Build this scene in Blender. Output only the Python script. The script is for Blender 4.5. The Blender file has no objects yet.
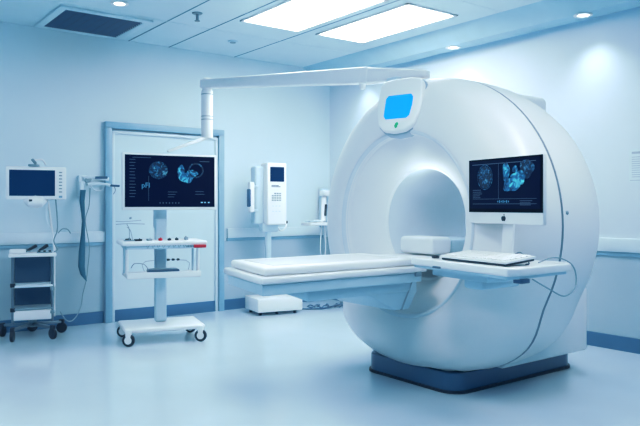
import bpy, bmesh, math, random
from mathutils import Vector, Matrix
random.seed(7)
PI = math.pi
S = bpy.context.scene
COL = S.collection

# ------------------------------------------------------------------ materials
def mat(name, col, rough=.5, metal=0., noise=.03, scale=6., coat=0., spec=.5, emit=None, es=0., bump=0., bscale=40.):
    m = bpy.data.materials.new(name); m.use_nodes = True
    nt = m.node_tree; b = nt.nodes['Principled BSDF']
    b.inputs['Roughness'].default_value = rough
    b.inputs['Metallic'].default_value = metal
    b.inputs['Specular IOR Level'].default_value = spec
    b.inputs['Coat Weight'].default_value = coat
    tc = nt.nodes.new('ShaderNodeTexCoord')
    n = nt.nodes.new('ShaderNodeTexNoise'); n.inputs['Scale'].default_value = scale; n.inputs['Detail'].default_value = 3
    nt.links.new(tc.outputs['Object'], n.inputs['Vector'])
    r = nt.nodes.new('ShaderNodeValToRGB')
    r.color_ramp.elements[0].position = .3; r.color_ramp.elements[1].position = .7
    r.color_ramp.elements[0].color = [c*(1-noise) for c in col] + [1]
    r.color_ramp.elements[1].color = [min(1, c*(1+noise)) for c in col] + [1]
    nt.links.new(n.outputs['Fac'], r.inputs['Fac']); nt.links.new(r.outputs['Color'], b.inputs['Base Color'])
    if emit:
        b.inputs['Emission Color'].default_value = list(emit) + [1]; b.inputs['Emission Strength'].default_value = es
    if bump:
        n2 = nt.nodes.new('ShaderNodeTexNoise'); n2.inputs['Scale'].default_value = bscale
        nt.links.new(tc.outputs['Object'], n2.inputs['Vector'])
        bp = nt.nodes.new('ShaderNodeBump'); bp.inputs['Strength'].default_value = bump; bp.inputs['Distance'].default_value = .01
        nt.links.new(n2.outputs['Fac'], bp.inputs['Height']); nt.links.new(bp.outputs['Normal'], b.inputs['Normal'])
    return m

def scan_mat(name, scale, lo=.42, hi=.62, es=1.0, tip=(.35, .95, 1.)):
    m = bpy.data.materials.new(name); m.use_nodes = True
    nt = m.node_tree; b = nt.nodes['Principled BSDF']
    b.inputs['Base Color'].default_value = (.002, .006, .03, 1); b.inputs['Roughness'].default_value = .3
    tc = nt.nodes.new('ShaderNodeTexCoord')
    n = nt.nodes.new('ShaderNodeTexNoise'); n.inputs['Scale'].default_value = scale; n.inputs['Detail'].default_value = 5
    n.inputs['Distortion'].default_value = 1.2
    nt.links.new(tc.outputs['Object'], n.inputs['Vector'])
    r = nt.nodes.new('ShaderNodeValToRGB'); e = r.color_ramp
    e.elements[0].position = lo; e.elements[0].color = (.002, .008, .035, 1)
    e.elements[1].position = hi; e.elements[1].color = list(tip) + [1]
    k = e.elements.new((lo+hi)/2); k.color = (.01, .16, .42, 1)
    nt.links.new(n.outputs['Fac'], r.inputs['Fac']); nt.links.new(r.outputs['Color'], b.inputs['Emission Color'])
    b.inputs['Emission Strength'].default_value = es
    return m

M = {}
M['wall'] = mat('wall_paint', (.64, .78, .87), .55, noise=.02, scale=1.2, spec=.3)
M['wall_r'] = mat('wall_paint_right', (.66, .76, .86), .5, noise=.02, scale=1.2, spec=.3)
M['wall_low'] = mat('wall_vinyl_dado', (.45, .58, .69), .35, noise=.02, scale=1.5)
M['floor'] = mat('floor_vinyl', (.56, .70, .82), .14, noise=.04, scale=1.4, spec=.6, bump=.03, bscale=3.)
M['ceil'] = mat('ceiling_tile', (.62, .77, .86), .8, noise=.02, scale=3.)
M['seam'] = mat('ceiling_joint', (.16, .28, .40), .8)
M['soffit'] = mat('soffit_paint', (.46, .66, .80), .6)
M['skirt'] = mat('blue_skirting', (.07, .19, .36), .4)
M['rail'] = mat('rail_vinyl', (.66, .79, .88), .35)
M['frame'] = mat('door_frame_paint', (.30, .48, .64), .4)
M['door'] = mat('door_laminate', (.62, .77, .87), .35, noise=.02, scale=1.)
M['white'] = mat('white_plastic', (.84, .89, .93), .3, noise=.01, coat=.2)
M['shell'] = mat('gantry_shell', (.80, .845, .885), .42, noise=.012, scale=2., coat=.08)
M['liner'] = mat('bore_liner', (.66, .76, .84), .4, noise=.02)
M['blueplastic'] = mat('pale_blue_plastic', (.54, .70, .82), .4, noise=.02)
M['grey'] = mat('grey_plastic', (.28, .38, .47), .45)
M['dark'] = mat('dark_rubber', (.015, .025, .05), .5)
M['navy'] = mat('navy_plinth', (.035, .11, .23), .3, coat=.3)
M['steel'] = mat('brushed_steel', (.22, .28, .35), .3, metal=.8, noise=.05, scale=20)
M['screen'] = mat('screen_glass', (.002, .004, .02), .3, emit=(.001, .004, .025), es=.6, spec=.12)
M['screen_blue'] = mat('screen_dim_blue', (.004, .02, .07), .3, emit=(.003, .03, .10), es=.5, spec=.15)
M['panel_blue'] = mat('panel_display_blue', (.0, .25, .7), .2, emit=(.0, .27, .70), es=.8)
M['green'] = mat('green_mark', (.0, .35, .16), .4, emit=(.0, .4, .2), es=.3)
M['red'] = mat('red_plastic', (.65, .02, .05), .4)
M['teal'] = mat('teal_fabric', (.045, .17, .27), .8, bump=.4, bscale=90)
M['line'] = mat('seam_line', (.25, .33, .42), .5)
M['line2'] = mat('panel_shadow_rim', (.36, .48, .60), .5)
M['bezel'] = mat('black_bezel', (.004, .006, .015), .35, spec=.1)
M['ui'] = mat('ui_text_blue', (.06, .11, .2), .4, emit=(.05, .08, .16), es=.45)
M['ui_b'] = mat('ui_text_bright', (.2, .5, .7), .4, emit=(.35, .6, .85), es=.8)
M['ui_t'] = mat('ui_text_caption', (.05, .2, .35), .4, emit=(.03, .16, .32), es=.8)
M['lamp'] = mat('light_diffuser', (.9, .95, 1.), .5, emit=(1., .965, .93), es=13.5)
M['lamp_s'] = mat('downlight_lens', (.9, .95, 1.), .5, emit=(.86, .95, 1.), es=5.)
M['led'] = mat('led_strip_cyan', (.3, .8, 1.), .5, emit=(.12, .68, 1.), es=1.3)
M['vent'] = mat('vent_dark', (.012, .035, .09), .6)
M['paper'] = mat('paper', (.66, .78, .86), .7)
M['ink'] = mat('ink', (.12, .2, .3), .7)
M['print'] = mat('faint_print', (.38, .48, .58), .7)
M['mattress'] = mat('mattress_vinyl', (.86, .90, .93), .45, noise=.01)
M['trolleydark'] = mat('dark_blue_panel', (.035, .09, .18), .5)
M['clear'] = mat('clear_plastic_edge', (.30, .48, .62), .2)
M['scan'] = scan_mat('scan_brain', 34., .46, .72, .7)
M['scan2'] = scan_mat('scan_spine', 24., .34, .68, .9, (.15, .8, 1.))
M['scan3'] = scan_mat('scan_vessels', 44., .50, .72, .6, (.2, .55, .8))

# ------------------------------------------------------------------ mesh builder
class MB:
    def __init__(s): s.bm = bmesh.new()
    def add(s, b, mx=None):
        if mx is not None: b.transform(mx)
        bmesh.ops.recalc_face_normals(b, faces=b.faces[:])
        me = bpy.data.meshes.new('t'); b.to_mesh(me); b.free(); s.bm.from_mesh(me); bpy.data.meshes.remove(me)
        return s
    def box(s, c, d, bev=0., rz=0., rx=0., ry=0., seg=2):
        b = bmesh.new(); bmesh.ops.create_cube(b, size=1)
        b.transform(Matrix.Diagonal((*d, 1)))
        if bev: bmesh.ops.bevel(b, geom=b.edges[:], offset=min(bev, min(d)*.49), segments=seg, profile=.5, affect='EDGES')
        mx = Matrix.Translation(c) @ Matrix.Rotation(rz, 4, 'Z') @ Matrix.Rotation(ry, 4, 'Y') @ Matrix.Rotation(rx, 4, 'X')
        return s.add(b, mx)
    def cyl(s, p0, p1, r0, r1=None, seg=20, bev=0.):
        p0 = Vector(p0); p1 = Vector(p1); r1 = r0 if r1 is None else r1
        b = bmesh.new(); L = (p1-p0).length
        bmesh.ops.create_cone(b, cap_ends=True, segments=seg, radius1=r0, radius2=r1, depth=L)
        if bev:
            ed = [e for e in b.edges if abs(e.verts[0].co.z-e.verts[1].co.z) < 1e-6]
            bmesh.ops.bevel(b, geom=ed, offset=bev, segments=2, profile=.5, affect='EDGES')
        q = (p1-p0).to_track_quat('Z', 'Y').to_matrix().to_4x4()
        return s.add(b, Matrix.Translation((p0+p1)/2) @ q)
    def tube(s, pts, r, seg=8, sub=5):
        P = [Vector(p) for p in pts]
        if sub > 1 and len(P) > 2:
            Q = []
            for i in range(len(P)-1):
                a = P[max(i-1, 0)]; b_ = P[i]; c = P[i+1]; d = P[min(i+2, len(P)-1)]
                for k in range(sub):
                    t = k/sub
                    Q.append(.5*((2*b_)+(-a+c)*t+(2*a-5*b_+4*c-d)*t*t+(-a+3*b_-3*c+d)*t**3))
            P = Q + [P[-1]]
        b = bmesh.new(); rings = []
        up = Vector((0, 0, 1))
        for i, p in enumerate(P):
            t = (P[min(i+1, len(P)-1)]-P[max(i-1, 0)]).normalized()
            u = up.cross(t)
            if u.length < .05: u = Vector((1, 0, 0)).cross(t)
            u.normalize(); v = t.cross(u); up = v if abs(v.length-1) < .1 else up
            rings.append([b.verts.new(p+r*(math.cos(2*PI*k/seg)*u+math.sin(2*PI*k/seg)*v)) for k in range(seg)])
        for a, c in zip(rings, rings[1:]):
            for k in range(seg): b.faces.new((a[k], a[(k+1) % seg], c[(k+1) % seg], c[k]))
        b.faces.new(rings[0]); b.faces.new(rings[-1])
        return s.add(b)
    def prism(s, poly, z0, z1, bev=0., mx=None, seg=3):
        b = bmesh.new()
        lo = [b.verts.new((x, y, z0)) for x, y in poly]; hi = [b.verts.new((x, y, z1)) for x, y in poly]
        b.faces.new(lo); b.faces.new(hi)
        for i in range(len(poly)):
            j = (i+1) % len(poly); b.faces.new((lo[i], lo[j], hi[j], hi[i]))
        bmesh.ops.recalc_face_normals(b, faces=b.faces[:])
        if bev: bmesh.ops.bevel(b, geom=b.edges[:], offset=bev, segments=seg, profile=.5, affect='EDGES')
        return s.add(b, mx)
    def lathe(s, prof, mx=None, seg=48, clampz=None, closed=False, deform=None):
        # prof: (r, x) pairs revolved about the local X axis
        b = bmesh.new(); rings = []
        for r, x in prof:
            rings.append([b.verts.new((x, r*math.cos(2*PI*k/seg), r*math.sin(2*PI*k/seg))) for k in range(seg)])
        n = len(rings)
        for i in range(n if closed else n-1):
            a = rings[i]; c = rings[(i+1) % n]
            for k in range(seg): b.faces.new((a[k], a[(k+1) % seg], c[(k+1) % seg], c[k]))
        if mx is not None: b.transform(mx)
        if deform:
            for v in b.verts: deform(v.co)
        if clampz is not None:
            for v in b.verts: v.co.z = max(v.co.z, clampz)
        bmesh.ops.remove_doubles(b, verts=b.verts[:], dist=1e-5)
        return s.add(b)
    def build(s, name, m, parent=None, smooth=35, loc=None):
        me = bpy.data.meshes.new(name); s.bm.to_mesh(me); s.bm.free()
        me.materials.append(m)
        if smooth:
            for p in me.polygons: p.use_smooth = True
            me.set_sharp_from_angle(angle=math.radians(smooth))
        o = bpy.data.objects.new(name, me); COL.objects.link(o)
        if parent: o.parent = parent
        if loc: o.location = loc
        return o

def tag(o, label, cat, group=None):
    o['label'] = label; o['category'] = cat
    if group: o['group'] = group
    return o
def thing(name, label, cat, loc=(0, 0, 0), rz=0., group=None):
    o = bpy.data.objects.new(name, None); COL.objects.link(o)
    o.location = loc; o.rotation_euler = (0, 0, rz); o.empty_display_size = .1
    return tag(o, label, cat, group)
def struct(name, mb, m, parent=None, smooth=0):
    o = mb.build(name, m, parent, smooth)
    if not parent: o['kind'] = 'structure'
    return o
def text_mesh(name, body, size, m, parent, loc, rot, extr=.0006):
    cu = bpy.data.curves.new(name, 'FONT'); cu.body = body; cu.size = size; cu.extrude = extr
    cu.align_x = 'CENTER'; cu.align_y = 'CENTER'; cu.resolution_u = 2
    t = bpy.data.objects.new('tmp', cu); COL.objects.link(t)
    dg = bpy.context.evaluated_depsgraph_get(); dg.update()
    me = bpy.data.meshes.new_from_object(t.evaluated_get(dg)); me.name = name
    bpy.data.objects.remove(t)
    me.materials.clear(); me.materials.append(m)
    o = bpy.data.objects.new(name, me); COL.objects.link(o); o.parent = parent
    o.location = loc; o.rotation_euler = rot
    return o
def copy_tree(o, parent=None):
    c = o.copy(); COL.objects.link(c)
    if parent: c.parent = parent
    for ch in [x for x in COL.objects if x.parent == o]: copy_tree(ch, c)
    return c

# ------------------------------------------------------------------ setting
XR, YB, ZC = 5.42, 6.96, 2.94
XL, YF = -3.0, -2.6
XS, ZS = 4.99, 2.80      # dropped soffit along the right wall
struct('floor', MB().box(((XL+XR)/2, (YF+YB)/2, -.05), (XR-XL+.2, YB-YF+.2, .1)), M['floor'])
struct('wall_back', MB().box(((XL+XR)/2+.05, YB+.06, 1.6), (XR-XL+.1, .12, 3.2)), M['wall'])
struct('wall_right', MB().box((XR+.06, (YF+YB)/2, 1.6), (.12, YB-YF+.1, 3.2)), M['wall_r'])
struct('ceiling', MB().box(((XL+XS)/2, (YF+YB)/2, ZC+.05), (XS-XL, YB-YF, .1)), M['ceil'])
sf = MB().prism([(XS, 3.1), (XS, 2.94), (XS+.16, ZS), (XR-.07, ZS), (XR-.07, 3.1)], YF, YB, mx=Matrix(((1, 0, 0, 0), (0, 0, 1, 0), (0, 1, 0, 0), (0, 0, 0, 1))))
struct('trim_soffit', sf, M['soffit'])
# cyan glow strip in the gap between soffit and wall
tag(MB().box((XR-.035, (YF+YB)/2+1, ZS+.17), (.04, YB-YF-2.2, .02)).build('ceiling_light_strip', M['led'], smooth=0),
    'cyan glowing light strip recessed along the top of right wall', 'light strip')
# dado, rails, skirting
def rail_back(n, x0, x1):
    m = MB(); m.box(((x0+x1)/2, YB-.02, .885), (x1-x0, .04, .11), .008)
    o = struct('trim_%d' % n, m, M['rail'], smooth=35)
    m = MB(); m.box(((x0+x1)/2, YB-.012, .812), (x1-x0, .024, .035), .004); k = m.build('lower_strip', M['frame'], o)
rail_back(1, XL, 2.50)
rail_back(2, 3.90, 5.30)
m = MB().box((XR-.02, (YF+YB)/2, .875), (.04, YB-YF, .115), .008)
o = struct('trim_3', m, M['rail'], smooth=35)
MB().box((XR-.012, (YF+YB)/2, .80), (.024, YB-YF, .035), .004).build('lower_strip', M['frame'], o)
struct('trim_4', MB().box(((XL+2.47)/2, YB-.004, .45), (2.47-XL, .008, .70)), M['wall_low'])
struct('trim_5', MB().box(((3.84+XR)/2, YB-.004, .45), (XR-3.84, .008, .70)), M['wall_low'])
struct('trim_6', MB().box((XR-.004, (YF+YB)/2, .45), (.008, YB-YF, .70)), M['wall_low'])
m = MB(); m.box(((XL+2.46)/2, YB-.01, .06), (2.46-XL, .02, .12), .004); m.box(((3.85+XR)/2, YB-.01, .06), (XR-3.85, .02, .12), .004)
struct('baseboard_back', m, M['skirt'])
struct('baseboard_right', MB().box((XR-.01, (YF+YB)/2, .06), (.02, YB-YF, .12), .004), M['skirt'])
# door
dr = MB().box((3.155, YB-.006, 1.0), (1.20, .02, 1.98), .003)
door = struct('door_1', dr, M['door'])
m = MB()
m.box((2.50, YB-.03, 1.01), (.07, .06, 2.02), .006); m.box((3.81, YB-.03, 1.01), (.07, .06, 2.02), .006)
m.box((3.155, YB-.03, 2.035), (1.38, .06, .07), .006)
m.build('outer_frame', M['frame'], door)
m = MB()
m.box((2.555, YB-.02, .98), (.03, .04, 1.96), .004); m.box((3.755, YB-.02, .98), (.03, .04, 1.96), .004)
m.box((3.155, YB-.02, 1.965), (1.23, .04, .03), .004)
m.build('inner_frame', M['rail'], door)
MB().box((3.155, YB-.021, .06), (1.18, .012, .12), .002).build('kick_plate', M['skirt'], door)

# ceiling joints
k = 7
for x in (-1.6, -.8, .05, .9, 2.73, 3.19, 4.01):
    struct('trim_%d' % k, MB().box((x, (YF+YB)/2, ZC-.001), (.012, YB-YF, .004)), M['seam']); k += 1
for y in (6.0, 3.9, 2.7, 1.5, .3):
    struct('trim_%d' % k, MB().box(((XL+XS)/2, y, ZC-.001), (XS-XL, .008, .004)), M['ceil']); k += 1

# ceiling light panels
def ceiling_panel(x0, x1, y0, y1, label):
    t = thing('ceiling_light_panel', label, 'ceiling light', ((x0+x1)/2, (y0+y1)/2, ZC))
    w, h = x1-x0, y1-y0
    m = MB()
    for sx in (-1, 1): m.box((sx*(w/2+.01), 0, -.008), (.03, h+.05, .014), .003)
    for sy in (-1, 1): m.box((0, sy*(h/2+.01), -.008), (w+.05, .03, .014), .003)
    m.build('frame', M['white'], t)
    MB().box((0, 0, -.005), (w, h, .008)).build('diffuser', M['lamp'], t, smooth=0)
ceiling_panel(3.28, 3.90, 4.25, 5.53, 'large glowing rectangular ceiling panel left of its twin')
ceiling_panel(4.14, 4.72, 4.22, 5.50, 'glowing rectangular ceiling panel nearest the lowered soffit')
ceiling_panel(3.28, 3.90, .6, 1.85, 'added glowing ceiling panel above the front floor, unseen extra light')  # extra panel outside the frame, added for more light
ceiling_panel(-.9, -.3, 4.3, 5.5, 'added unseen glowing ceiling panel at the far left, brightens left wall')  # unseen, added to light the left wall
ceiling_panel(-.9, -.3, 2.1, 3.3, 'added unseen glowing ceiling panel at the near left, brightens left wall')  # second unseen panel, added to lift the left side
ceiling_panel(1.2, 1.8, 1.8, 3.0, 'added glowing ceiling panel overhead at the left, unseen extra light')  # extra overhead panel outside the frame, added as a light

# vent
t = thing('ceiling_vent', 'square dark ceiling vent grille at upper left with white rim', 'vent', (2.19, 6.48, ZC))
m = MB()
for sx in (-1, 1): m.box((sx*.39, 0, -.01), (.07, .71, .02), .004); m.box((0, sx*.39, -.01), (.85, .07, .02), .004)
m.build('rim', M['ceil'], t)
MB().box((0, 0, -.003), (.72, .72, .006)).build('backing', M['vent'], t, smooth=0)
m = MB()
for i in range(15): m.box((0, -.33+i*.047, -.012), (.70, .012, .014), rx=.5)
m.build('slats', M['navy'], t)
m = MB()
for i in range(9): m.box((-.32+i*.08, 0, -.010), (.006, .70, .008))
m.build('cross_bars', M['vent'], t)

# downlights
def downlight(x, y, z, label, group=None):
    t = thing('recessed_downlight', label, 'downlight', (x, y, z), 0, group)
    m = MB(); b = []
    m.lathe([(.045, .0), (.075, .0), (.078, -.006), (.07, -.012), (.048, -.008)], Matrix.Rotation(-PI/2, 4, 'Y') @ Matrix.Identity(4), seg=28, closed=True)
    m.build('trim_ring', M['white'], t)
    MB().cyl((0, 0, -.001), (0, 0, -.006), .047, seg=28).build('lens', M['lamp_s'], t)
    return t
downlight(2.16, 5.71, ZC, 'small round ceiling downlight beside the dark vent')
downlight(5.22, 4.68, ZS, 'recessed soffit downlight above the scanner')
downlight(5.20, 3.23, ZS, 'recessed soffit downlight nearest the upper right corner')
for (x, y, e) in ((5.24, 4.68, 21), (5.22, 3.23, 24), (5.24, 6.2, 16), (5.22, 1.7, 15)):
    l = bpy.data.lights.new('downlight_beam', 'SPOT'); l.energy = e; l.spot_size = math.radians(112); l.spot_blend = 1.; l.shadow_soft_size = .04
    l.color = (.88, .95, 1.)
    lo = bpy.data.objects.new('downlight_beam', l); COL.objects.link(lo); lo.location = (x, y, ZS-.02); lo.rotation_euler = (0, math.radians(6), 0)

# sprinkler + disc
t = thing('ceiling_sprinkler', 'small metal fire sprinkler hanging from the ceiling tiles', 'sprinkler', (2.83, 5.58, ZC))
MB().cyl((0, 0, 0), (0, 0, -.012), .05, .04, bev=.003).build('rose', M['grey'], t)
MB().cyl((0, 0, -.012), (0, 0, -.07), .012).build('stem', M['steel'], t)
MB().cyl((0, 0, -.07), (0, 0, -.075), .025).build('deflector', M['steel'], t)
t = thing('smoke_detector', 'flat pale round detector disc on the ceiling', 'detector', (3.61, 6.30, ZC))
MB().cyl((0, 0, 0), (0, 0, -.014), .06, .05, bev=.004).build('base_disc', M['blueplastic'], t)
MB().cyl((0, 0, -.014), (0, 0, -.022), .03).build('sensor_cap', M['grey'], t)

# ------------------------------------------------------------------ gantry (scanner)
GY, GZ = 3.35, 1.08
g = thing('mri_scanner', 'large round white scanner with open bore on a navy plinth', 'scanner', (3.7, GY, 0))
def gx(p): return [(r, x-3.7) for r, x in p]
MX = Matrix.Translation((0, 0, GZ))
def belly(co):   # the shell widens slightly where it meets the plinth
    t_ = min(1, max(0, (.62-co.z)/.52)); t_ = t_*t_*(3-2*t_)
    co.y *= 1+.25*t_
    if co.x < -.15: co.x -= .07*t_*min(1, max(0, (-.15-co.x)/.1))*(1 if co.z < .45 else 0)
front = gx([(.60, 3.27), (.605, 3.235), (.62, 3.218), (.66, 3.212), (.72, 3.218), (.78, 3.235), (.85, 3.258), (.905, 3.288), (.95, 3.33), (.982, 3.39), (1.0, 3.46), (1.01, 3.545)])
MB().lathe(front, MX, 96, clampz=.13, deform=belly).build('front_cover', M['shell'], g, 50)
MB().lathe(gx([(1.01, 3.545), (1.002, 3.552), (1.002, 3.560), (1.01, 3.567)]), MX, 96, clampz=.125, deform=belly).build('seam_groove', M['line'], g, 0)
MB().lathe(gx([(1.01, 3.567), (1.008, 3.70), (.998, 3.84), (.975, 3.95), (.94, 4.06), (.89, 4.15), (.80, 4.24), (.62, 4.30), (.40, 4.32), (.385, 4.30)]), MX, 96, clampz=.13, deform=belly).build('rear_cover', M['shell'], g, 60)
MB().lathe(gx([(.60, 3.27), (.575, 3.285), (.54, 3.30), (.48, 3.335), (.43, 3.38), (.40, 3.425), (.392, 3.45)]), MX, 96).build('flared_opening', M['shell'], g, 60)
MB().lathe(gx([(.392, 3.45), (.386, 3.455), (.382, 3.46), (.382, 3.9), (.385, 4.31)]), MX, 96).build('bore_liner', M['liner'], g, 60)
MB().lathe(gx([(.397, 3.438), (.389, 3.446), (.379, 3.452), (.385, 3.462)]), MX, 96).build('bore_rim', M['white'], g, 60)
# flare lip ring
MB().lathe(gx([(.603, 3.245), (.615, 3.212), (.628, 3.208), (.635, 3.214)]), MX, 96).build('opening_lip', M['liner'], g, 60)
# plinth
def rrect(x0, x1, y0, y1, r, n=6):
    pts = []
    for cx, cy, a0 in ((x1-r, y1-r, 0), (x0+r, y1-r, 90), (x0+r, y0+r, 180), (x1-r, y0+r, 270)):
        for i in range(n+1):
            a = math.radians(a0+90*i/n); pts.append((cx+r*math.cos(a), cy+r*math.sin(a)))
    return pts
pl = rrect(3.28-3.7, 4.60-3.7, 2.93-GY, 3.80-GY, .12)
MB().prism(pl, 0, .13).build('plinth', M['navy'], g, 30)
MB().prism(rrect(3.268-3.7, 4.612-3.7, 2.915-GY, 3.815-GY, .13), 0, .018).build('plinth_foot', M['dark'], g, 30)
l = bpy.data.lights.new('bore_fill_light', 'POINT'); l.energy = 1.8; l.shadow_soft_size = .12; l.color = (.9, .95, 1.)  # fill lamp without a fixture, added to brighten bore and flare
lo = bpy.data.objects.new('bore_fill_light', l); COL.objects.link(lo); lo.location = (3.42, GY-.02, GZ+.24)
# rear equipment housing
m = MB(); m.prism(rrect(3.72-3.7, 4.60-3.7, 2.84-GY, 3.90-GY, .10), .14, .66, .02)
m.build('rear_housing', M['shell'], g, 30)
m = MB().box((4.22-3.7, 3.42-GY, 1.86), (.64, .62, .34), .05, seg=4); m.build('top_housing', M['shell'], g, 40)
# side fairing between shell and plinth
m = MB().prism([(3.62-3.7, .14), (4.60-3.7, .14), (4.60-3.7, .60), (4.2-3.7, .56), (3.9-3.7, .36)], 2.82-GY, 3.88-GY, .02,
               mx=Matrix(((1, 0, 0, 0), (0, 0, 1, 0), (0, 1, 0, 0), (0, 0, 0, 1))))
m.build('lower_fairing', M['shell'], g, 40)
# control panel on the brow
cp = MB(); 
def rr(w, h, r, n=8): return rrect(-w/2, w/2, -h/2, h/2, r, n)
# local: x -> width, y -> height, z -> out of face
def frame_mx(origin, tilt):
    # face normal points to -X world and up; width axis runs along -Y
    n = Vector((-math.cos(tilt), 0, math.sin(tilt))); w = Vector((0, -1, 0)); h = n.cross(w)
    mx = Matrix((w, h, n)).transposed().to_4x4(); mx.translation = Vector(origin); return mx
PM = Matrix.Translation((3.185-3.7, -.01, 1.876)) @ Matrix.Rotation(math.radians(16), 4, 'Z') @ frame_mx((0, 0, 0), math.radians(14)) @ Matrix.Diagonal((.82, .93, 1, 1))
panel_poly = ppoly = [(-.20, .17), (-.17, .205), (-.05, .215), (.08, .213), (.17, .20), (.205, .16), (.208, .02), (.20, -.07), (.16, -.15), (.08, -.195), (-.02, -.205), (-.12, -.19), (-.18, -.14), (-.205, -.05), (-.21, .06)]
panel = MB().prism(panel_poly, -.16, 0., .018, mx=PM).build('control_panel', M['white'], g, 40)
MB().prism([(x*1.035, y*1.03-.004) for x, y in ppoly], -.12, -.035, .01, mx=PM).build('panel_shadow_rim', M['line2'], panel, 40)  # darker rim, colours in the shadow line around the panel edge
MB().prism([(x*.86, y*.93-.003) for x, y in [(-.145, .065), (-.12, .088), (.125, .088), (.148, .065), (.148, .0), (.13, -.085), (.10, -.105), (-.125, -.105), (-.148, -.08)]], -.004, .004, mx=PM).build('display', M['panel_blue'], panel, 30)
MB().prism([(0.01, -.128), (.022, -.142), (.014, -.155), (.014, -.168), (-.004, -.174), (-.014, -.156), (-.006, -.138)], -.004, .004, mx=PM).build('green_emblem', M['green'], panel, 0)
# illegible maker's mark above the opening
fm = frame_mx((3.20-3.7, 0, GZ+.655), 0)
e = text_mesh('maker_mark', 'muN', .055, M['ink'], g, (3.204-3.7, .0, GZ+.64), (0, 0, 0))
e.rotation_euler = (PI/2, 0, -PI/2)
m = MB()
m.box((3.345-3.7, .51, GZ+.0), (.004, .05, .006)); m.box((3.345-3.7, .51, GZ), (.004, .006, .08))
m.build('alignment_mark', M['ink'], g, 0)
MB().cyl((-.105, -1.0, 1.16), (-.09, -1.008, 1.16), .012).build('side_button', M['grey'], g)

# ------------------------------------------------------------------ patient table
t = thing('patient_table', 'long white patient table with pale mattress sliding into the scanner', 'patient table', (2.0, GY, 0))
def tp(dx0, ins, x1): # outline with slanted free end
    return [(-.10+dx0, -.325+ins), (.04+dx0, .325-ins), (x1, .325-ins), (x1, -.325+ins)]
MB().prism(tp(0, 0, 1.14), .785, .825, .012).build('table_top', M['white'], t, 40)
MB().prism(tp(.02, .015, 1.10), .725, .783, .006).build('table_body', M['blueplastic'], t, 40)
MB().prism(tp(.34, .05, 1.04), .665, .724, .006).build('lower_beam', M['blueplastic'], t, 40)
MB().prism([(1.13, -.21), (1.13, .21), (2.2, .20), (2.2, -.20)], .80, .835, .01).build('cradle', M['white'], t, 40)
mt = MB().prism(tp(.035, .025, 1.12), .826, .872, .016).build('mattress', M['mattress'], t, 50)
MB().prism([(.06, -.20), (.12, .22), (1.0, .22), (1.0, -.20)], .872, .8735, .002).build('pad_sheet', M['white'], mt, 40)
MB().box((1.30, 0, .848), (.38, .40, .03), .01).build('mattress_end', M['mattress'], t, 40)
XZ = Matrix(((1, 0, 0, 0), (0, 0, 1, 0), (0, 1, 0, 0), (0, 0, 0, 1)))
MB().prism([(.70, .664), (.90, .555), (1.03, .555), (1.10, .66), (1.10, .72), (1.08, .775), (.95, .70)], -.27, .27, .01, mx=XZ).build('support_arm', M['blueplastic'], t, 40)
MB().prism([(1.075, .775), (1.085, .78), (.965, .555), (.953, .555)], -.275, -.265, mx=XZ).build('hinge_strip', M['grey'], t, 0)
MB().box((1.06, -.318, .775), (.05, .02, .03), .005).build('latch', M['grey'], t)

h = thing('head_rest', 'white rounded head rest block on the table at the bore', 'head rest', (3.45, GY, .868))
MB().box((0, 0, .062), (.20, .32, .118), .03, seg=4).build('block', M['white'], h, 50)
MB().box((.32, 0, .055), (.42, .30, .10), .02, seg=3).build('bolster', M['blueplastic'], h, 50)

# ------------------------------------------------------------------ ceiling boom
b = thing('overhead_boom_arm', 'long white jointed overhead boom reaching from scanner top to hanging tube', 'boom arm', (3.5, GY+.03, 2.09))
ox, oy, oz = 3.5, GY+.03, 2.09
def L(x, y, z): return (x-ox, y-oy, z-oz)
def beam(m, p0, p1, w0, h0, w1, h1, bev=.015):
    p0 = Vector(p0); p1 = Vector(p1); d = (p1-p0); dn = d.normalized(); s = Vector((0, 0, 1)).cross(dn).normalized(); u = dn.cross(s)
    bb = bmesh.new(); vs = []
    for p, w, hh in ((p0, w0, h0), (p1, w1, h1)):
        vs.append([bb.verts.new(p+s*a*w/2+u*c*hh/2) for a, c in ((-1, -1), (1, -1), (1, 1), (-1, 1))])
    bb.faces.new(vs[0]); bb.faces.new(vs[1])
    for i in range(4): bb.faces.new((vs[0][i], vs[0][(i+1) % 4], vs[1][(i+1) % 4], vs[1][i]))
    bmesh.ops.recalc_face_normals(bb, faces=bb.faces[:])
    bmesh.ops.bevel(bb, geom=bb.edges[:], offset=bev, segments=3, profile=.5, affect='EDGES')
    m.add(bb)
m = MB(); beam(m, L(3.06, 5.90, 2.368), L(3.35, 3.80, 2.165), .10, .085, .11, .12); m.build('main_beam', M['white'], b, 40)
m = MB(); beam(m, L(3.335, 3.88, 2.17), L(3.49, 3.36, 2.125), .115, .12, .09, .05); m.build('mount_beam', M['white'], b, 40)
MB().cyl(L(3.33, 3.88, 2.12), L(3.33, 3.88, 2.07), .028, .02, bev=.006).build('joint_bolt', M['white'], b)
MB().box(L(3.39, 3.58, 2.065), (.10, .11, .11), .012).build('mounting_bracket', M['blueplastic'], b)
MB().cyl(L(3.07, 5.85, 1.845), L(3.07, 5.85, 2.30), .055, .055, 28, .006).build('vertical_tube', M['white'], b)
MB().cyl(L(3.07, 5.85, 2.28), L(3.07, 5.85, 2.42), .048, .042, 24, .01).build('swivel_cap', M['white'], b)
for z in (2.02, 2.05, 2.26): MB().cyl(L(3.07, 5.85, z), L(3.07, 5.85, z+.006), .0565, seg=28).build('joint_ring', M['line'], b)
m = MB(); beam(m, L(3.07, 5.85, 1.855), L(2.66, 5.84, 1.70), .045, .035, .035, .022, .008); m.build('lower_arm', M['white'], b, 40)

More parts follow.
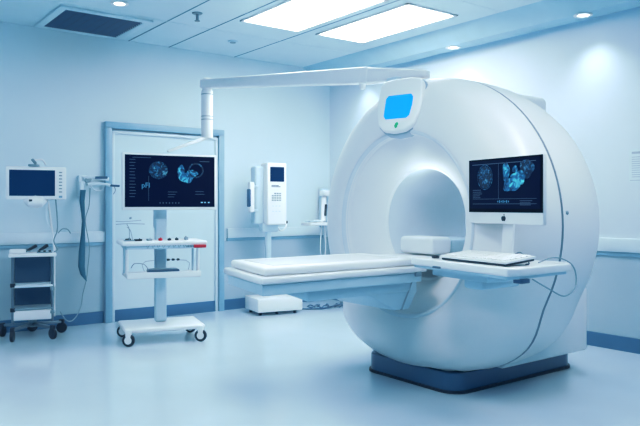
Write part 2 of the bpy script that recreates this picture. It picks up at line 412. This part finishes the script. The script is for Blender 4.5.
# ------------------------------------------------------------------ screen graphics
def ui_lines(m, x, z, w, n, dz, th, y, jitter=.4):
    for i in range(n):
        ww = w*(1-jitter*random.random())
        MB().box((x+ww/2, y, z-i*dz), (ww, .0008, th)).build('text_line', m[0], m[1], 0)
def disc(m, cx, cz, rx, rz, y, n=28, wob=.0, y2=None):
    bb = bmesh.new(); vs = []
    for i in range(n):
        a = 2*PI*i/n; k_ = 1+wob*math.sin(3*a+cx*40)+wob*.6*math.sin(5*a+1)
        vs.append(bb.verts.new((cx+rx*k_*math.cos(a), y, cz+rz*k_*math.sin(a))))
    f = bb.faces.new(vs); r = bmesh.ops.extrude_face_region(bb, geom=[f])
    for v in r['geom']:
        if isinstance(v, bmesh.types.BMVert): v.co.y += .0008
    m.add(bb)
def ring(m, cx, cz, rx, rz, th, y, n=32):
    bb = bmesh.new(); A = []; B = []
    for i in range(n):
        a = 2*PI*i/n
        A.append(bb.verts.new((cx+rx*math.cos(a), y, cz+rz*math.sin(a)))); B.append(bb.verts.new((cx+(rx-th)*math.cos(a), y, cz+(rz-th)*math.sin(a))))
    for i in range(n): bb.faces.new((A[i], A[(i+1) % n], B[(i+1) % n], B[i]))
    m.add(bb)

# ------------------------------------------------------------------ monitor on boom
mo = thing('wall_display_monitor', 'wide white-framed monitor showing blue brain scans above the wheeled cart', 'monitor', (2.61, 5.665, 1.415), math.radians(-10))
W_, H_ = .85, .50
MB().box((0, 0, 0), (W_, .045, H_), .01).build('casing', M['white'], mo)
MB().box((0, .045, .0), (.36, .06, .26), .02).build('back_cover', M['white'], mo)
sc_ = MB().box((-.002, -.0235, .004), (W_-.045, .003, H_-.045)).build('screen', M['screen'], mo, 0)
q = (M['ui'], sc_)
ui_lines(q, -.365, .19, .055, 13, .027, .0035, -.0256)
ui_lines(q, -.34, .208, .16, 1, .02, .003, -.0256, .0); ui_lines(q, .26, .188, .09, 1, .02, .004, -.0256, 0)
ui_lines(q, -.03, -.09, .09, 3, .022, .003, -.0256); ui_lines(q, .22, -.085, .10, 2, .024, .003, -.0256)
for i in range(7): MB().box((-.10+i*.028, -.0256, -.188), (.009, .0008, .009)).build('menu_icon', M['ui'], sc_, 0)
MB().box((-.2, -.0256, -.06), (.002, .0008, .22)).build('divider_line', M['ui'], sc_, 0)
for x_, w_ in ((.28, .018), (.31, .012), (.345, .014)): MB().box((x_, -.0258, -.183), (w_, .0008, .009)).build('status_icon', M['ui_b'], sc_, 0)
m = MB(); disc(m, -.115, .10, .078, .072, -.0262, 30, .03); m.build('brain_scan', M['scan'], sc_, 0)
m = MB(); disc(m, .09, .10, .032, .05, -.0262, 20, .08); disc(m, .135, .04, .07, .045, -.0268, 24, .10); disc(m, .19, .075, .05, .034, -.0272, 24, .1)
m.build('neck_scan', M['scan2'], sc_, 0)
m = MB(); ring(m, .225, .105, .072, .068, .014, -.0275); m.build('skull_outline', M['scan3'], sc_, 0)
m = MB(); ring(m, -.115, .10, .084, .078, .005, -.0275); m.build('skull_outline', M['scan3'], sc_, 0)
text_mesh('scan_caption', 'pFI', .062, M['ui_t'], sc_, (-.225, -.0268, -.035), (PI/2, 0, 0), .0003)

# ------------------------------------------------------------------ wheeled cart
c = thing('medical_cart', 'white wheeled cart with central column and two trays below monitor', 'cart', (2.57, 5.78, 0), math.radians(-15))
MB().box((0, 0, .132), (.70, .50, .04), .016, seg=3).build('base', M['white'], c, 40)
MB().box((.0, .03, .62), (.105, .075, .93), .02, seg=3).build('column', M['blueplastic'], c, 40)
MB().box((0, .045, 1.15), (.12, .05, .30), .012).build('monitor_mount', M['blueplastic'], c)
MB().box((0, -.02, .875), (.74, .46, .04), .018, seg=3).build('upper_tray', M['white'], c, 40)
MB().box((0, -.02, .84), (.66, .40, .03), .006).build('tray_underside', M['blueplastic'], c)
MB().box((0, -.01, .585), (.64, .40, .03), .01).build('lower_tray', M['white'], c)
m = MB()
MB().box((0, -.205, .60), (.64, .012, .05), .004).build('tray_lip', M['white'], c)
for sx in (-1, 1):
    m = MB(); m.box((sx*.31, -.12, .72), (.022, .05, .27), .006); m.build('side_bracket', M['white'], c)
    m = MB(); m.box((sx*.31, .10, .72), (.022, .04, .27), .006); m.build('side_bracket', M['blueplastic'], c)
def caster(parent, x, y, r=.055, rot=0., hub=True, z0=.125):
    d = Vector((math.sin(rot), -math.cos(rot), 0)); c_ = Vector((x, y, r))
    w = MB().cyl(c_-d*.014, c_+d*.014, r, seg=24, bev=.006).build('caster', M['dark'], parent)
    if hub: MB().cyl(c_-d*.017, c_+d*.017, r*.6, seg=20).build('hub', M['white'], w)
    MB().box((x, y, (r+z0)/2+.02), (.05, .035, z0-r-.005), .008, rz=rot).build('fork', M['white'] if hub else M['dark'], w)
for x, y in ((-.31, -.24), (.31, -.24), (-.31, .22), (.31, .22)): caster(c, x, y, .054, -.5)
MB().box((.30, -.255, .845), (.11, .02, .025), .004).build('red_handle', M['red'], c)
m = MB()
for i in range(5): m.box((.185+i*.014, -.256, .845), (.008, .003, .014))
m.build('handle_lettering', M['ink'], c, 0)
for i in range(9): MB().tube([(-.16+i*.045, -.256, .86), (-.155+i*.045, -.258, .838), (-.14+i*.045, -.256, .86)], .002, 6, 3).build('hook', M['grey'], c)
# small items on the cart
for i, (x, y, w, hh, mm, lab) in enumerate(((-.30, -.12, .05, .022, 'dark', 'small dark clip at the left end of cart top'), (-.22, -.15, .07, .018, 'dark', 'flat dark tool lying left on the cart top'),
        (-.12, -.12, .05, .02, 'grey', 'grey stub tool on cart top left of column'), (-.03, -.16, .03, .022, 'red', 'tiny red cap on cart top before the column'),
        (.05, -.15, .035, .018, 'dark', 'tiny dark cap on cart top right of column'), (.12, -.12, .04, .02, 'dark', 'dark knob on the right half of cart top'), (.2, -.14, .03, .03, 'grey', 'grey peg near the right end of cart top'))):
    o = MB().box((0, 0, hh/2), (w, .03, hh), .006).cyl((w*.2, 0, hh*.6), (w*.2, 0, hh*1.25), .007, seg=10).build('small_instrument', M[mm])
    R_ = Matrix.Rotation(math.radians(-15), 4, 'Z'); p = R_ @ Vector((x, y, 0)) + Vector((2.57, 5.78, .895))
    o.location = p; o.rotation_euler = (0, 0, math.radians(-15)+i*.3); tag(o, lab, 'instrument', None)
R_ = Matrix.Translation((2.57, 5.78, 0)) @ Matrix.Rotation(math.radians(-15), 4, 'Z')
def on_cart(name, lab, cat, x, y, z):
    p = R_ @ Vector((x, y, z)); return thing(name, lab, cat, p, math.radians(-15))
d = on_cart('recording_device', 'flat dark blue device with cable on lower cart tray', 'device', .0, -.115, .601)
MB().box((0, 0, .025), (.27, .14, .036), .012, seg=3).build('body', M['navy'], d)
MB().box((0, -.03, .046), (.22, .08, .008), .003).build('top_plate', M['grey'], d)
MB().tube([(-.13, -.02, .04), (-.17, -.04, .09), (-.25, -.05, .10), (-.28, -.04, .06)], .004).build('cable', M['grey'], d)
w = on_cart('instrument_clips', 'row of dark clips on thin wire above lower cart tray', 'clips', .07, .12, .605)
MB().tube([(-.2, 0, .0), (-.19, 0, .09), (.18, 0, .09), (.2, 0, .0)], .003, 6, 3).build('wire', M['grey'], w)
for i in range(4): MB().box((-.03+i*.045, -.004, .10), (.026, .018, .02), .004).build('clip', M['dark'], w)
w = on_cart('wire_stand', 'thin wire stand with two crossbars at left edge of cart', 'stand', -.36, -.16, .60)
w.location = R_ @ Vector((-.30, -.20, .899))
MB().tube([(0, 0, 0), (.0, 0, .10), (-.02, 0, .145)], .0035, 6).tube([(0.03, 0, 0), (.01, 0, .09), (-.02, 0, .12)], .003, 6).build('legs', M['grey'], w)
MB().tube([(-.11, 0, .145), (.0, 0, .15), (.13, 0, .145)], .0035, 6).build('crossbar', M['grey'], w)
MB().tube([(-.11, 0, .17), (-.03, 0, .168), (.10, 0, .178)], .003, 6).build('crossbar', M['grey'], w)
MB().cyl((.0, 0, .195), (.02, 0, .20), .008, seg=10).build('knob', M['grey'], w)
MB().box((0, 0, .004), (.09, .05, .008), .003).build('foot', M['grey'], w)

# ------------------------------------------------------------------ trolley at left
TR = (1.68, 6.61, 0); ta = math.radians(-14)
t = thing('instrument_trolley', 'steel shelf trolley with star caster base at far left', 'trolley', TR, ta)
for sx in (-1, 1):
    for sy in (-1, 1):
        MB().cyl((sx*.165, sy*.12, .15), (sx*.165, sy*.12, .76), .012, seg=12).build('post', M['steel'], t)
for z in (.76, .47, .225): pass
MB().box((0, 0, .755), (.40, .30, .03), .008).build('top_shelf', M['white'], t)
MB().box((0, 0, .475), (.34, .27, .02), .004).build('middle_shelf', M['rail'], t)
MB().box((0, 0, .215), (.33, .26, .09), .008).build('drawer', M['white'], t)
MB().box((0, 0, .27), (.34, .27, .012), .003).build('bottom_shelf', M['grey'], t)
MB().box((.0, .127, .50), (.32, .006, .50)).build('back_panel', M['trolleydark'], t)
for z in (.47, .25): MB().cyl((-.165, -.12, z), (-.165, -.12, z+.035), .022, seg=14, bev=.004).build('clamp', M['dark'], t)
for z in (.43, .22): MB().cyl((.165, -.12, z), (.165, -.12, z+.03), .02, seg=14, bev=.004).build('clamp', M['grey'], t)
MB().cyl((0, 0, .09), (0, 0, .18), .035, seg=18, bev=.005).build('base_hub', M['grey'], t)
for a in (-128, -52, 20, 90, 160):
    r_ = .27; x = r_*math.cos(math.radians(a)); y = min(r_*math.sin(math.radians(a)), .27)
    m = MB(); beam(m, (0, 0, .115), (x, y, .105), .045, .03, .03, .022, .006); m.build('star_leg', M['steel'], t)
    caster(t, x, y, .05, -.5+a*.01, hub=False, z0=.11)
pts = MB().cyl((.19, .09, .16), (.19, .09, .80), .009, seg=12).cyl((.19, .09, .80), (.13, .04, 1.28), .009, .009, seg=12).build('monitor_pole', M['white'], t)
# vital signs monitor
v = thing('vital_signs_monitor', 'small white monitor with dark blue screen at the far left wall', 'monitor', (1.70, 6.56, 1.41), math.radians(-12))
MB().box((0, 0, 0), (.51, .07, .30), .012).build('casing', M['white'], v)
MB().box((-.035, -.036, .0), (.385, .006, .235), .002).build('screen', M['screen_blue'], v, 0)
for i in range(7): MB().box((.205, -.038, .10-i*.03), (.028, .006, .010), .002).build('button', M['grey'], v)
MB().box((.205, -.037, -.125), (.03, .004, .02)).build('port', M['frame'], v)
MB().cyl((-.02, 0, .15), (-.02, 0, .17), .05, seg=16).cyl((-.03, 0, .19), (-.01, -.0, .205), .03, seg=14, bev=.006).build('top_knob', M['grey'], v)
MB().tube([(-.01, 0, .21), (.05, 0, .215), (.08, 0, .17)], .008).build('handle', M['white'], v)
m = MB(); m.lathe([(.01, -.10), (.055, -.06), (.065, 0.), (.055, .06), (.01, .10)], Matrix.Translation((-.01, .0, -.165)), 16); m.build('swivel_base', M['white'], v)
MB().box((-.05, -.05, -.16), (.03, .02, .02), .004).build('swivel_catch', M['dark'], v)
tag(MB().tube([(1.86, 6.52, 1.27), (1.88, 6.53, 1.0), (1.85, 6.54, .88), (1.87, 6.5, .80), (1.84, 6.50, .78)], .006, 8, 6).build('monitor_cable', M['grey']), 'grey cable dropping from the small monitor to the trolley', 'cable')
tag(MB().tube([(1.80, 6.53, 1.27), (1.78, 6.53, 1.1), (1.83, 6.53, .95), (1.84, 6.52, .77)], .004, 8, 6).build('monitor_cable', M['rail']), 'pale thin cable hanging under the small monitor', 'cable')
# items on trolley
TM = Matrix.Translation(TR) @ Matrix.Rotation(ta, 4, 'Z')
for i, (x, y, L_, mm, lab) in enumerate(((-.05, .03, .10, 'dark', 'dark handheld tool upright-lying on the trolley top, left'), (.05, .04, .11, 'dark', 'dark slim handheld tool on the trolley top, right'))):
    p = TM @ Vector((x, y, .775)); p.x += .05; p.z += .002; o = thing('handheld_tool', lab, 'tool', p, ta+.5+i*.2)
    m = MB(); beam(m, (-.05, 0, .012), (.04, 0, .055), .026, .02, .03, .028, .006); m.build('grip', M[mm], o)
    MB().box((-.045, 0, .006), (.035, .04, .012), .003).build('rest', M['grey'], o)
p = TM @ Vector((-.125, -.02, .772)); o = thing('instrument_tray', 'shallow pale tray with lip on the trolley top', 'tray', p, ta)
MB().box((0, 0, .004), (.13, .2, .008), .003).build('floor_plate', M['blueplastic'], o)
m = MB()
for s in (-1, 1): m.box((s*.065, 0, .016), (.006, .2, .03), .002); m.box((0, s*.1, .016), (.13, .006, .03), .002)
m.build('rim', M['white'], o)
p = TM @ Vector((.10, -.09, .772)); o = thing('clip_strip', 'short dark strip of clips at trolley front edge', 'clips', p, ta)
MB().box((0, 0, .005), (.13, .03, .01), .003).build('strip', M['grey'], o)
for i in range(3): MB().box((-.045+i*.045, 0, .016), (.022, .022, .014), .003).build('clip', M['dark'], o)

# ------------------------------------------------------------------ wall outlet arm + hanging hose
a = thing('wall_arm_bracket', 'white wall bracket with small jointed arms above the left handrail', 'bracket', (2.24, 6.90, 1.42))
MB().box((0, .03, -.02), (.09, .06, .22), .01).build('wall_plate', M['rail'], a)
MB().cyl((.04, -.03, .05), (.04, .02, .05), .035, seg=20, bev=.006).build('dial', M['grey'], a)
m = MB().tube([(0, -.01, .06), (.08, -.03, .075), (.16, -.04, .06), (.24, -.04, .055)], .018); m.build('upper_arm', M['rail'], a)
m = MB().tube([(.03, -.02, .0), (.12, -.03, .005), (.20, -.05, .0), (.25, -.06, -.01)], .015); m.build('lower_arm', M['rail'], a)
MB().cyl((.10, -.05, .065), (.22, -.06, .07), .013, seg=12).build('dark_grip', M['navy'], a)
MB().cyl((.25, -.06, -.01), (.34, -.08, -.015), .011, seg=12).build('nozzle', M['navy'], a)
MB().tube([(.29, -.07, -.02), (.30, -.07, -.06), (.28, -.07, -.10)], .005).build('trigger', M['grey'], a)
MB().tube([(.06, -.03, -.01), (.10, -.03, -.06), (.17, -.03, -.06), (.20, -.04, -.01)], .006).build('loop', M['rail'], a)
MB().tube([(-.02, -.03, .02), (-.035, -.04, -.05), (-.03, -.05, -.15)], .022).build('hose_elbow', M['rail'], a)
# fabric-like hose, flattened and tapered
def ribbon_lathe(pts, ws, th, mx):
    bb = bmesh.new(); rings = []
    for (x, z), w in zip(pts, ws):
        rings.append([bb.verts.new((x+w*math.cos(2*PI*k/12), th*min(1, w/.02)*math.sin(2*PI*k/12), z)) for k in range(12)])
    for A, B in zip(rings, rings[1:]):
        for k in range(12): bb.faces.new((A[k], A[(k+1) % 12], B[(k+1) % 12], B[k]))
    bb.faces.new(rings[0]); bb.faces.new(rings[-1]); return MB().add(bb, mx)
HZ = thing('hanging_hose', 'dark teal tapered hose hanging from the wall bracket', 'hose', (2.235, 6.84, 0))
ribbon_lathe([(-.02, 1.36), (-.03, 1.25), (-.02, 1.13), (-.015, 1.05), (-.02, .9), (-.03, .75), (-.035, .6), (-.02, .52), (.015, .45)],
             [.028, .025, .018, .015, .022, .032, .034, .026, .004], .02, Matrix.Identity(4)).build('hose', M['teal'], HZ, 60)
MB().tube([(.05, 0, 1.38), (.04, 0, 1.2), (0.0, -.01, 1.05), (.04, -.01, .8), (.03, 0, .6), (.012, 0, .46), (-.02, -.0, .33)], .0045).build('thin_line', M['grey'], HZ)
tag(MB().tube([(2.21, 6.82, .34), (2.16, 6.75, .2), (2.05, 6.6, .12), (1.96, 6.52, .13), (1.90, 6.52, .22)], .005).build('loose_cable', M['grey']), 'thin grey cable looping from the hanging hose to the trolley', 'cable')
tag(MB().tube([(1.98, 6.86, .935), (2.02, 6.86, .975), (2.07, 6.86, .97), (2.10, 6.86, .93)], .005).build('cable_hook', M['grey']), 'small dark loop of cable over the left handrail', 'hook')

# ------------------------------------------------------------------ wall-side ventilator
VX, VY = 4.22, 6.50
v = thing('wall_ventilator', 'tall white bedside unit with small dark screen on a pole stand', 'medical device', (VX, VY, 0), math.radians(-10))
MB().box((.03, .0, 1.335), (.24, .20, .70), .02, seg=3).build('front_casing', M['white'], v)
MB().box((-.06, .09, 1.32), (.26, .16, .66), .03, seg=3).build('rear_casing', M['blueplastic'], v)
MB().box((.03, -.102, 1.555), (.17, .006, .165), .003).build('screen', M['screen_blue'], v, 0)
ui_lines((M['ink'], v), -.04, 1.43, .11, 2, .014, .008, -.103, .2)
m = MB()
for r_ in range(4):
    for c_ in range(4):
        if random.random() < .85: m.box((-.025+c_*.03, -.103, 1.34-r_*.025), (.022, .004, .014))
m.build('keypad', M['grey'], v, 0)
m = MB()
for r_ in range(2):
    for c_ in range(3): m.box((-.02+c_*.04, -.102, 1.20-r_*.06), (.02, .003, .01))
m.build('lower_buttons', M['rail'], v, 0)
MB().box((-.235, .02, 1.30), (.06, .09, .34), .02).build('side_handle_bar', M['white'], v)
MB().box((-.27, -.0, 1.29), (.03, .07, .2), .012).build('handle_grip', M['navy'], v)
MB().box((-.20, .03, 1.42), (.10, .05, .03), .01).box((-.20, .03, 1.15), (.10, .05, .03), .01).build('handle_mounts', M['blueplastic'], v)
MB().cyl((-.03, .02, .15), (-.03, .02, 1.02), .035, seg=20).build('pole', M['blueplastic'], v)
MB().box((-.02, .02, .955), (.20, .12, .10), .02).build('lower_bracket', M['blueplastic'], v)
MB().tube([(.06, -.02, .98), (.10, -.04, .92), (.16, -.03, .95), (.19, .0, 1.0)], .009).build('hose_loop', M['white'], v)
MB().cyl((.19, 0, 1.0), (.19, 0, 1.03), .014, seg=12).build('hose_tip', M['dark'], v)
MB().box((.02, -.02, .11), (.54, .40, .15), .012).build('foot_box', M['white'], v)
for x in (-.20, 0, .22):
    for y in (-.16, .12): MB().cyl((x, y, 0), (x, y, .036), .018, seg=12).build('foot', M['dark'], v)
# cable heap
m = MB()
for q in range(5):
    cx, cy = 4.72+q*.12, 6.45-q*.05; pts = []
    for i in range(9):
        a_ = i*.9+q; pts.append((cx+.08*math.cos(a_)+i*.012, cy+.07*math.sin(a_*1.3), .012+.018*abs(math.sin(i*1.7+q))))
    m.tube(pts, .007, 6, 4)
m.tube([(4.5, 6.5, .012), (4.8, 6.3, .012), (5.1, 6.35, .03), (5.3, 6.6, .012)], .008)
tag(m.build('cable_coil', M['navy']), 'tangled dark cables on the floor behind the patient table', 'cables')

# ------------------------------------------------------------------ corner arm with keyboard
a = thing('corner_workstation_arm', 'small white folding wall arm and shelf in the far corner', 'wall arm', (5.15, 6.70, .98))
MB().box((.12, .20, .20), (.10, .06, .50), .01).build('wall_plate', M['blueplastic'], a)
m = MB(); beam(m, (-.02, .02, .03), (.10, .16, .36), .06, .04, .06, .04, .01); m.build('upright', M['white'], a)
MB().box((.11, .12, .38), (.15, .12, .07), .015).build('top_clamp', M['white'], a)
m = MB(); beam(m, (-.02, -.02, .10), (.03, .03, .24), .03, .02, .03, .02, .006); m.build('dark_handset', M['dark'], a)
MB().box((-.12, -.02, .0), (.40, .20, .035), .01).build('shelf', M['white'], a)
MB().box((-.22, -.03, .035), (.16, .11, .014), .004).build('key_pad', M['blueplastic'], a)
MB().box((-.10, .02, .03), (.10, .08, .04), .01).build('connector_block', M['white'], a)
MB().tube([(-.06, 0, -.02), (-.08, 0, -.3), (-.05, 0, -.6), (-.08, 0.02, -.9)], .006).build('hanging_wire', M['white'], a)
MB().tube([(-.02, 0, -.02), (-.0, 0, -.3), (-.03, 0, -.6), (-.0, 0.02, -.9)], .006).build('hanging_wire', M['white'], a)

# ------------------------------------------------------------------ operator tray, computer and keyboard
s = thing('operator_shelf', 'white faceted operator shelf cantilevered from the front of the scanner', 'shelf', (3.0, 2.5, .90))
poly = [(-.285, -.40), (-.15, .385), (.13, .37), (.215, .0), (.285, -.36), (.22, -.44), (-.2, -.46)]
poly = [(-.285, -.41), (-.15, .385), (.12, .36), (.21, .0), (.30, -.37), (.24, -.42), (-.22, -.44)]
MB().prism(poly, -.045, -.002, .010).build('shelf_top', M['white'], s, 40)
ins = [(x*.93, y*.95) for x, y in poly]
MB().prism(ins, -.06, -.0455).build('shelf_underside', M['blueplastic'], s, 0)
MB().prism([(-.15, -.18), (-.06, .30), (.12, .28), (.16, -.2)], -.105, -.0605, .008).build('drawer', M['blueplastic'], s, 40)
MB().box((-.235, .10, -.036), (.012, .06, .012), .002, rz=math.radians(-9.6)).build('drawer_catch', M['ink'], s)
MB().box((.14, .02, -.13), (.34, .14, .07), .02).build('support_bracket', M['blueplastic'], s)
MB().box((-.16, -.40, -.072), (.07, .05, .022), .004).build('cable_clamp', M['navy'], s)

im = thing('desktop_computer', 'slim all-in-one computer with dark scan screen on the operator shelf', 'computer', (3.13, 2.42, .90), math.radians(-99))
MB().box((0, 0, .385), (.58, .03, .37), .008).build('casing', M['white'], im)
MB().box((0, -.0155, .417), (.578, .006, .306), .002).build('bezel', M['bezel'], im, 0)
sc_ = MB().box((0, -.0195, .422), (.55, .002, .275)).build('screen', M['screen'], im, 0)
Y0 = -.0212
q = (M['ui'], sc_)
ui_lines(q, -.255, .54, .50, 1, .01, .003, Y0, 0); ui_lines(q, -.25, .392, .09, 5, .011, .0025, Y0)
ui_lines(q, .13, .328, .10, 3, .011, .0025, Y0); ui_lines(q, -.25, .312, .5, 1, .01, .002, Y0, 0); ui_lines(q, -.25, .34, .5, 1, .01, .0015, Y0, 0)
MB().box((-.035, Y0, .44), (.0015, .0008, .20)).build('divider_line', M['ui'], sc_, 0)
for i in range(7): MB().box((-.04+i*.014, Y0-.0002, .325), (.006, .0008, .008+.006*(i % 2))).build('status_icon', M['ui_t'], sc_, 0)
m = MB(); disc(m, -.145, .465, .055, .064, Y0-.0006, 28, .03); m.build('brain_scan', M['scan3'], sc_, 0)
m = MB(); ring(m, -.145, .465, .064, .072, .004, Y0-.001); m.build('skull_outline', M['scan'], sc_, 0)
m = MB(); disc(m, .025, .49, .026, .055, Y0-.0006, 20, .08); disc(m, .065, .415, .062, .036, Y0-.0012, 24, .12); disc(m, .12, .455, .055, .035, Y0-.0016, 24, .14); disc(m, .095, .50, .02, .02, Y0-.002, 18, .1)
m.build('neck_scan', M['scan2'], sc_, 0)
m = MB(); disc(m, .18, .50, .05, .052, Y0-.0004, 24, .1); m.build('vessel_scan', M['scan3'], sc_, 0)
# fruit emblem on the chin
m = MB(); disc(m, -.006, .230, .0115, .014, -.0165, 20, .04); disc(m, .006, .230, .0105, .014, -.0166, 20, .04); disc(m, .004, .250, .003, .0065, -.0167, 12)
m.build('emblem', M['dark'], im, 0)
m = MB(); beam(m, (0.0, .03, .27), (0., .01, .012), .085, .014, .085, .014, .004); m.build('stand_neck', M['white'], im, 40)
MB().box((0, -.035, .006), (.19, .17, .011), .004).build('stand_foot', M['white'], im)

kb = thing('keyboard', 'white keyboard with dark underside on the operator shelf', 'keyboard', (2.905, 2.375, .912), math.radians(-99))
kb.rotation_euler = (math.radians(6), 0, math.radians(-99))
MB().box((0, 0, .004), (.50, .20, .012), .004).build('underside', M['dark'], kb)
MB().box((0, .004, .016), (.51, .21, .014), .005).build('casing', M['white'], kb)
for r_ in range(5):
    m = MB()
    for c_ in range(17): m.box((-.228+c_*.0285, -.07+r_*.037, .0255), (.023, .030, .007), .002, seg=1)
    m.build('key_row', M['mattress'], kb)
o = thing('computer_mouse', 'tiny dark mouse at the left end of the keyboard', 'mouse', (2.885, 2.72, .90), math.radians(-99))
MB().box((0, 0, .008), (.03, .04, .014), .006, seg=3).build('body', M['dark'], o)
MB().box((0, .012, .0155), (.004, .012, .003), .001).build('wheel', M['grey'], o)
tag(MB().tube([(3.05, 2.15, .905), (3.14, 2.12, .93), (3.22, 2.085, .905), (3.275, 2.08, .85), (3.24, 2.06, .77), (3.10, 2.03, .74), (2.98, 2.03, .78), (2.90, 2.08, .835)], .0035, 6, 8).build('power_cable', M['grey']), 'thin grey cable looping off the right end of the operator shelf', 'cable')
tag(MB().tube([(3.12, 2.36, .93), (3.07, 2.28, .95), (3.02, 2.21, .93), (2.97, 2.15, .905), (2.93, 2.14, .903)], .0035, 6, 6).build('keyboard_cable', M['ink']), 'short dark cable curling beside the right end of keyboard', 'cable')

# ------------------------------------------------------------------ notice on right wall
n = thing('wall_notice', 'pale printed notice sheet on the right wall', 'notice', (XR-.004, 2.85, 1.53), -PI/2)
MB().box((0, 0, 0), (.20, .004, .27)).build('sheet', M['paper'], n, 0)
MB().box((-.0, -.0028, .105), (.15, .001, .018)).build('heading', M['print'], n, 0)
ui_lines((M['print'], n), -.075, .07, .14, 10, .018, .005, -.0028, .4)
MB().box((0, -.0028, -.12), (.18, .001, .005)).build('rule_line', M['print'], n, 0)

# ------------------------------------------------------------------ light & camera
w = bpy.data.worlds.new('world'); S.world = w; w.use_nodes = True
bg = w.node_tree.nodes['Background']; bg.inputs['Color'].default_value = (.06, .42, .80, 1); bg.inputs['Strength'].default_value = .45

cam = bpy.data.cameras.new('camera'); co = bpy.data.objects.new('camera', cam); COL.objects.link(co)
co.location = (0, 0, 1.2); co.rotation_euler = (PI/2, 0, -math.radians(37.08))
cam.lens = 683/640*36; cam.sensor_width = 36; cam.shift_y = -7/640; cam.clip_end = 60
S.camera = co
S.view_settings.view_transform = 'Standard'
S.view_settings.look = 'None'
S.view_settings.exposure = -.09

# overall film response of the picture: slightly cooler shadows, softer top end
vs = S.view_settings; vs.use_curve_mapping = True
cm = vs.curve_mapping
for ci, pts in ((0, [(.05, .034), (.15, .105), (.30, .32), (.55, .58)]), (1, [(.25, .255), (.45, .50)]), (2, [(.4, .42), (.62, .67), (.88, .83)])):
    c_ = cm.curves[ci]
    for p in pts: c_.points.new(*p)
    c_.points[len(c_.points)-1].location = (1.0, (1.0, .985, .93)[ci])
cm.update()
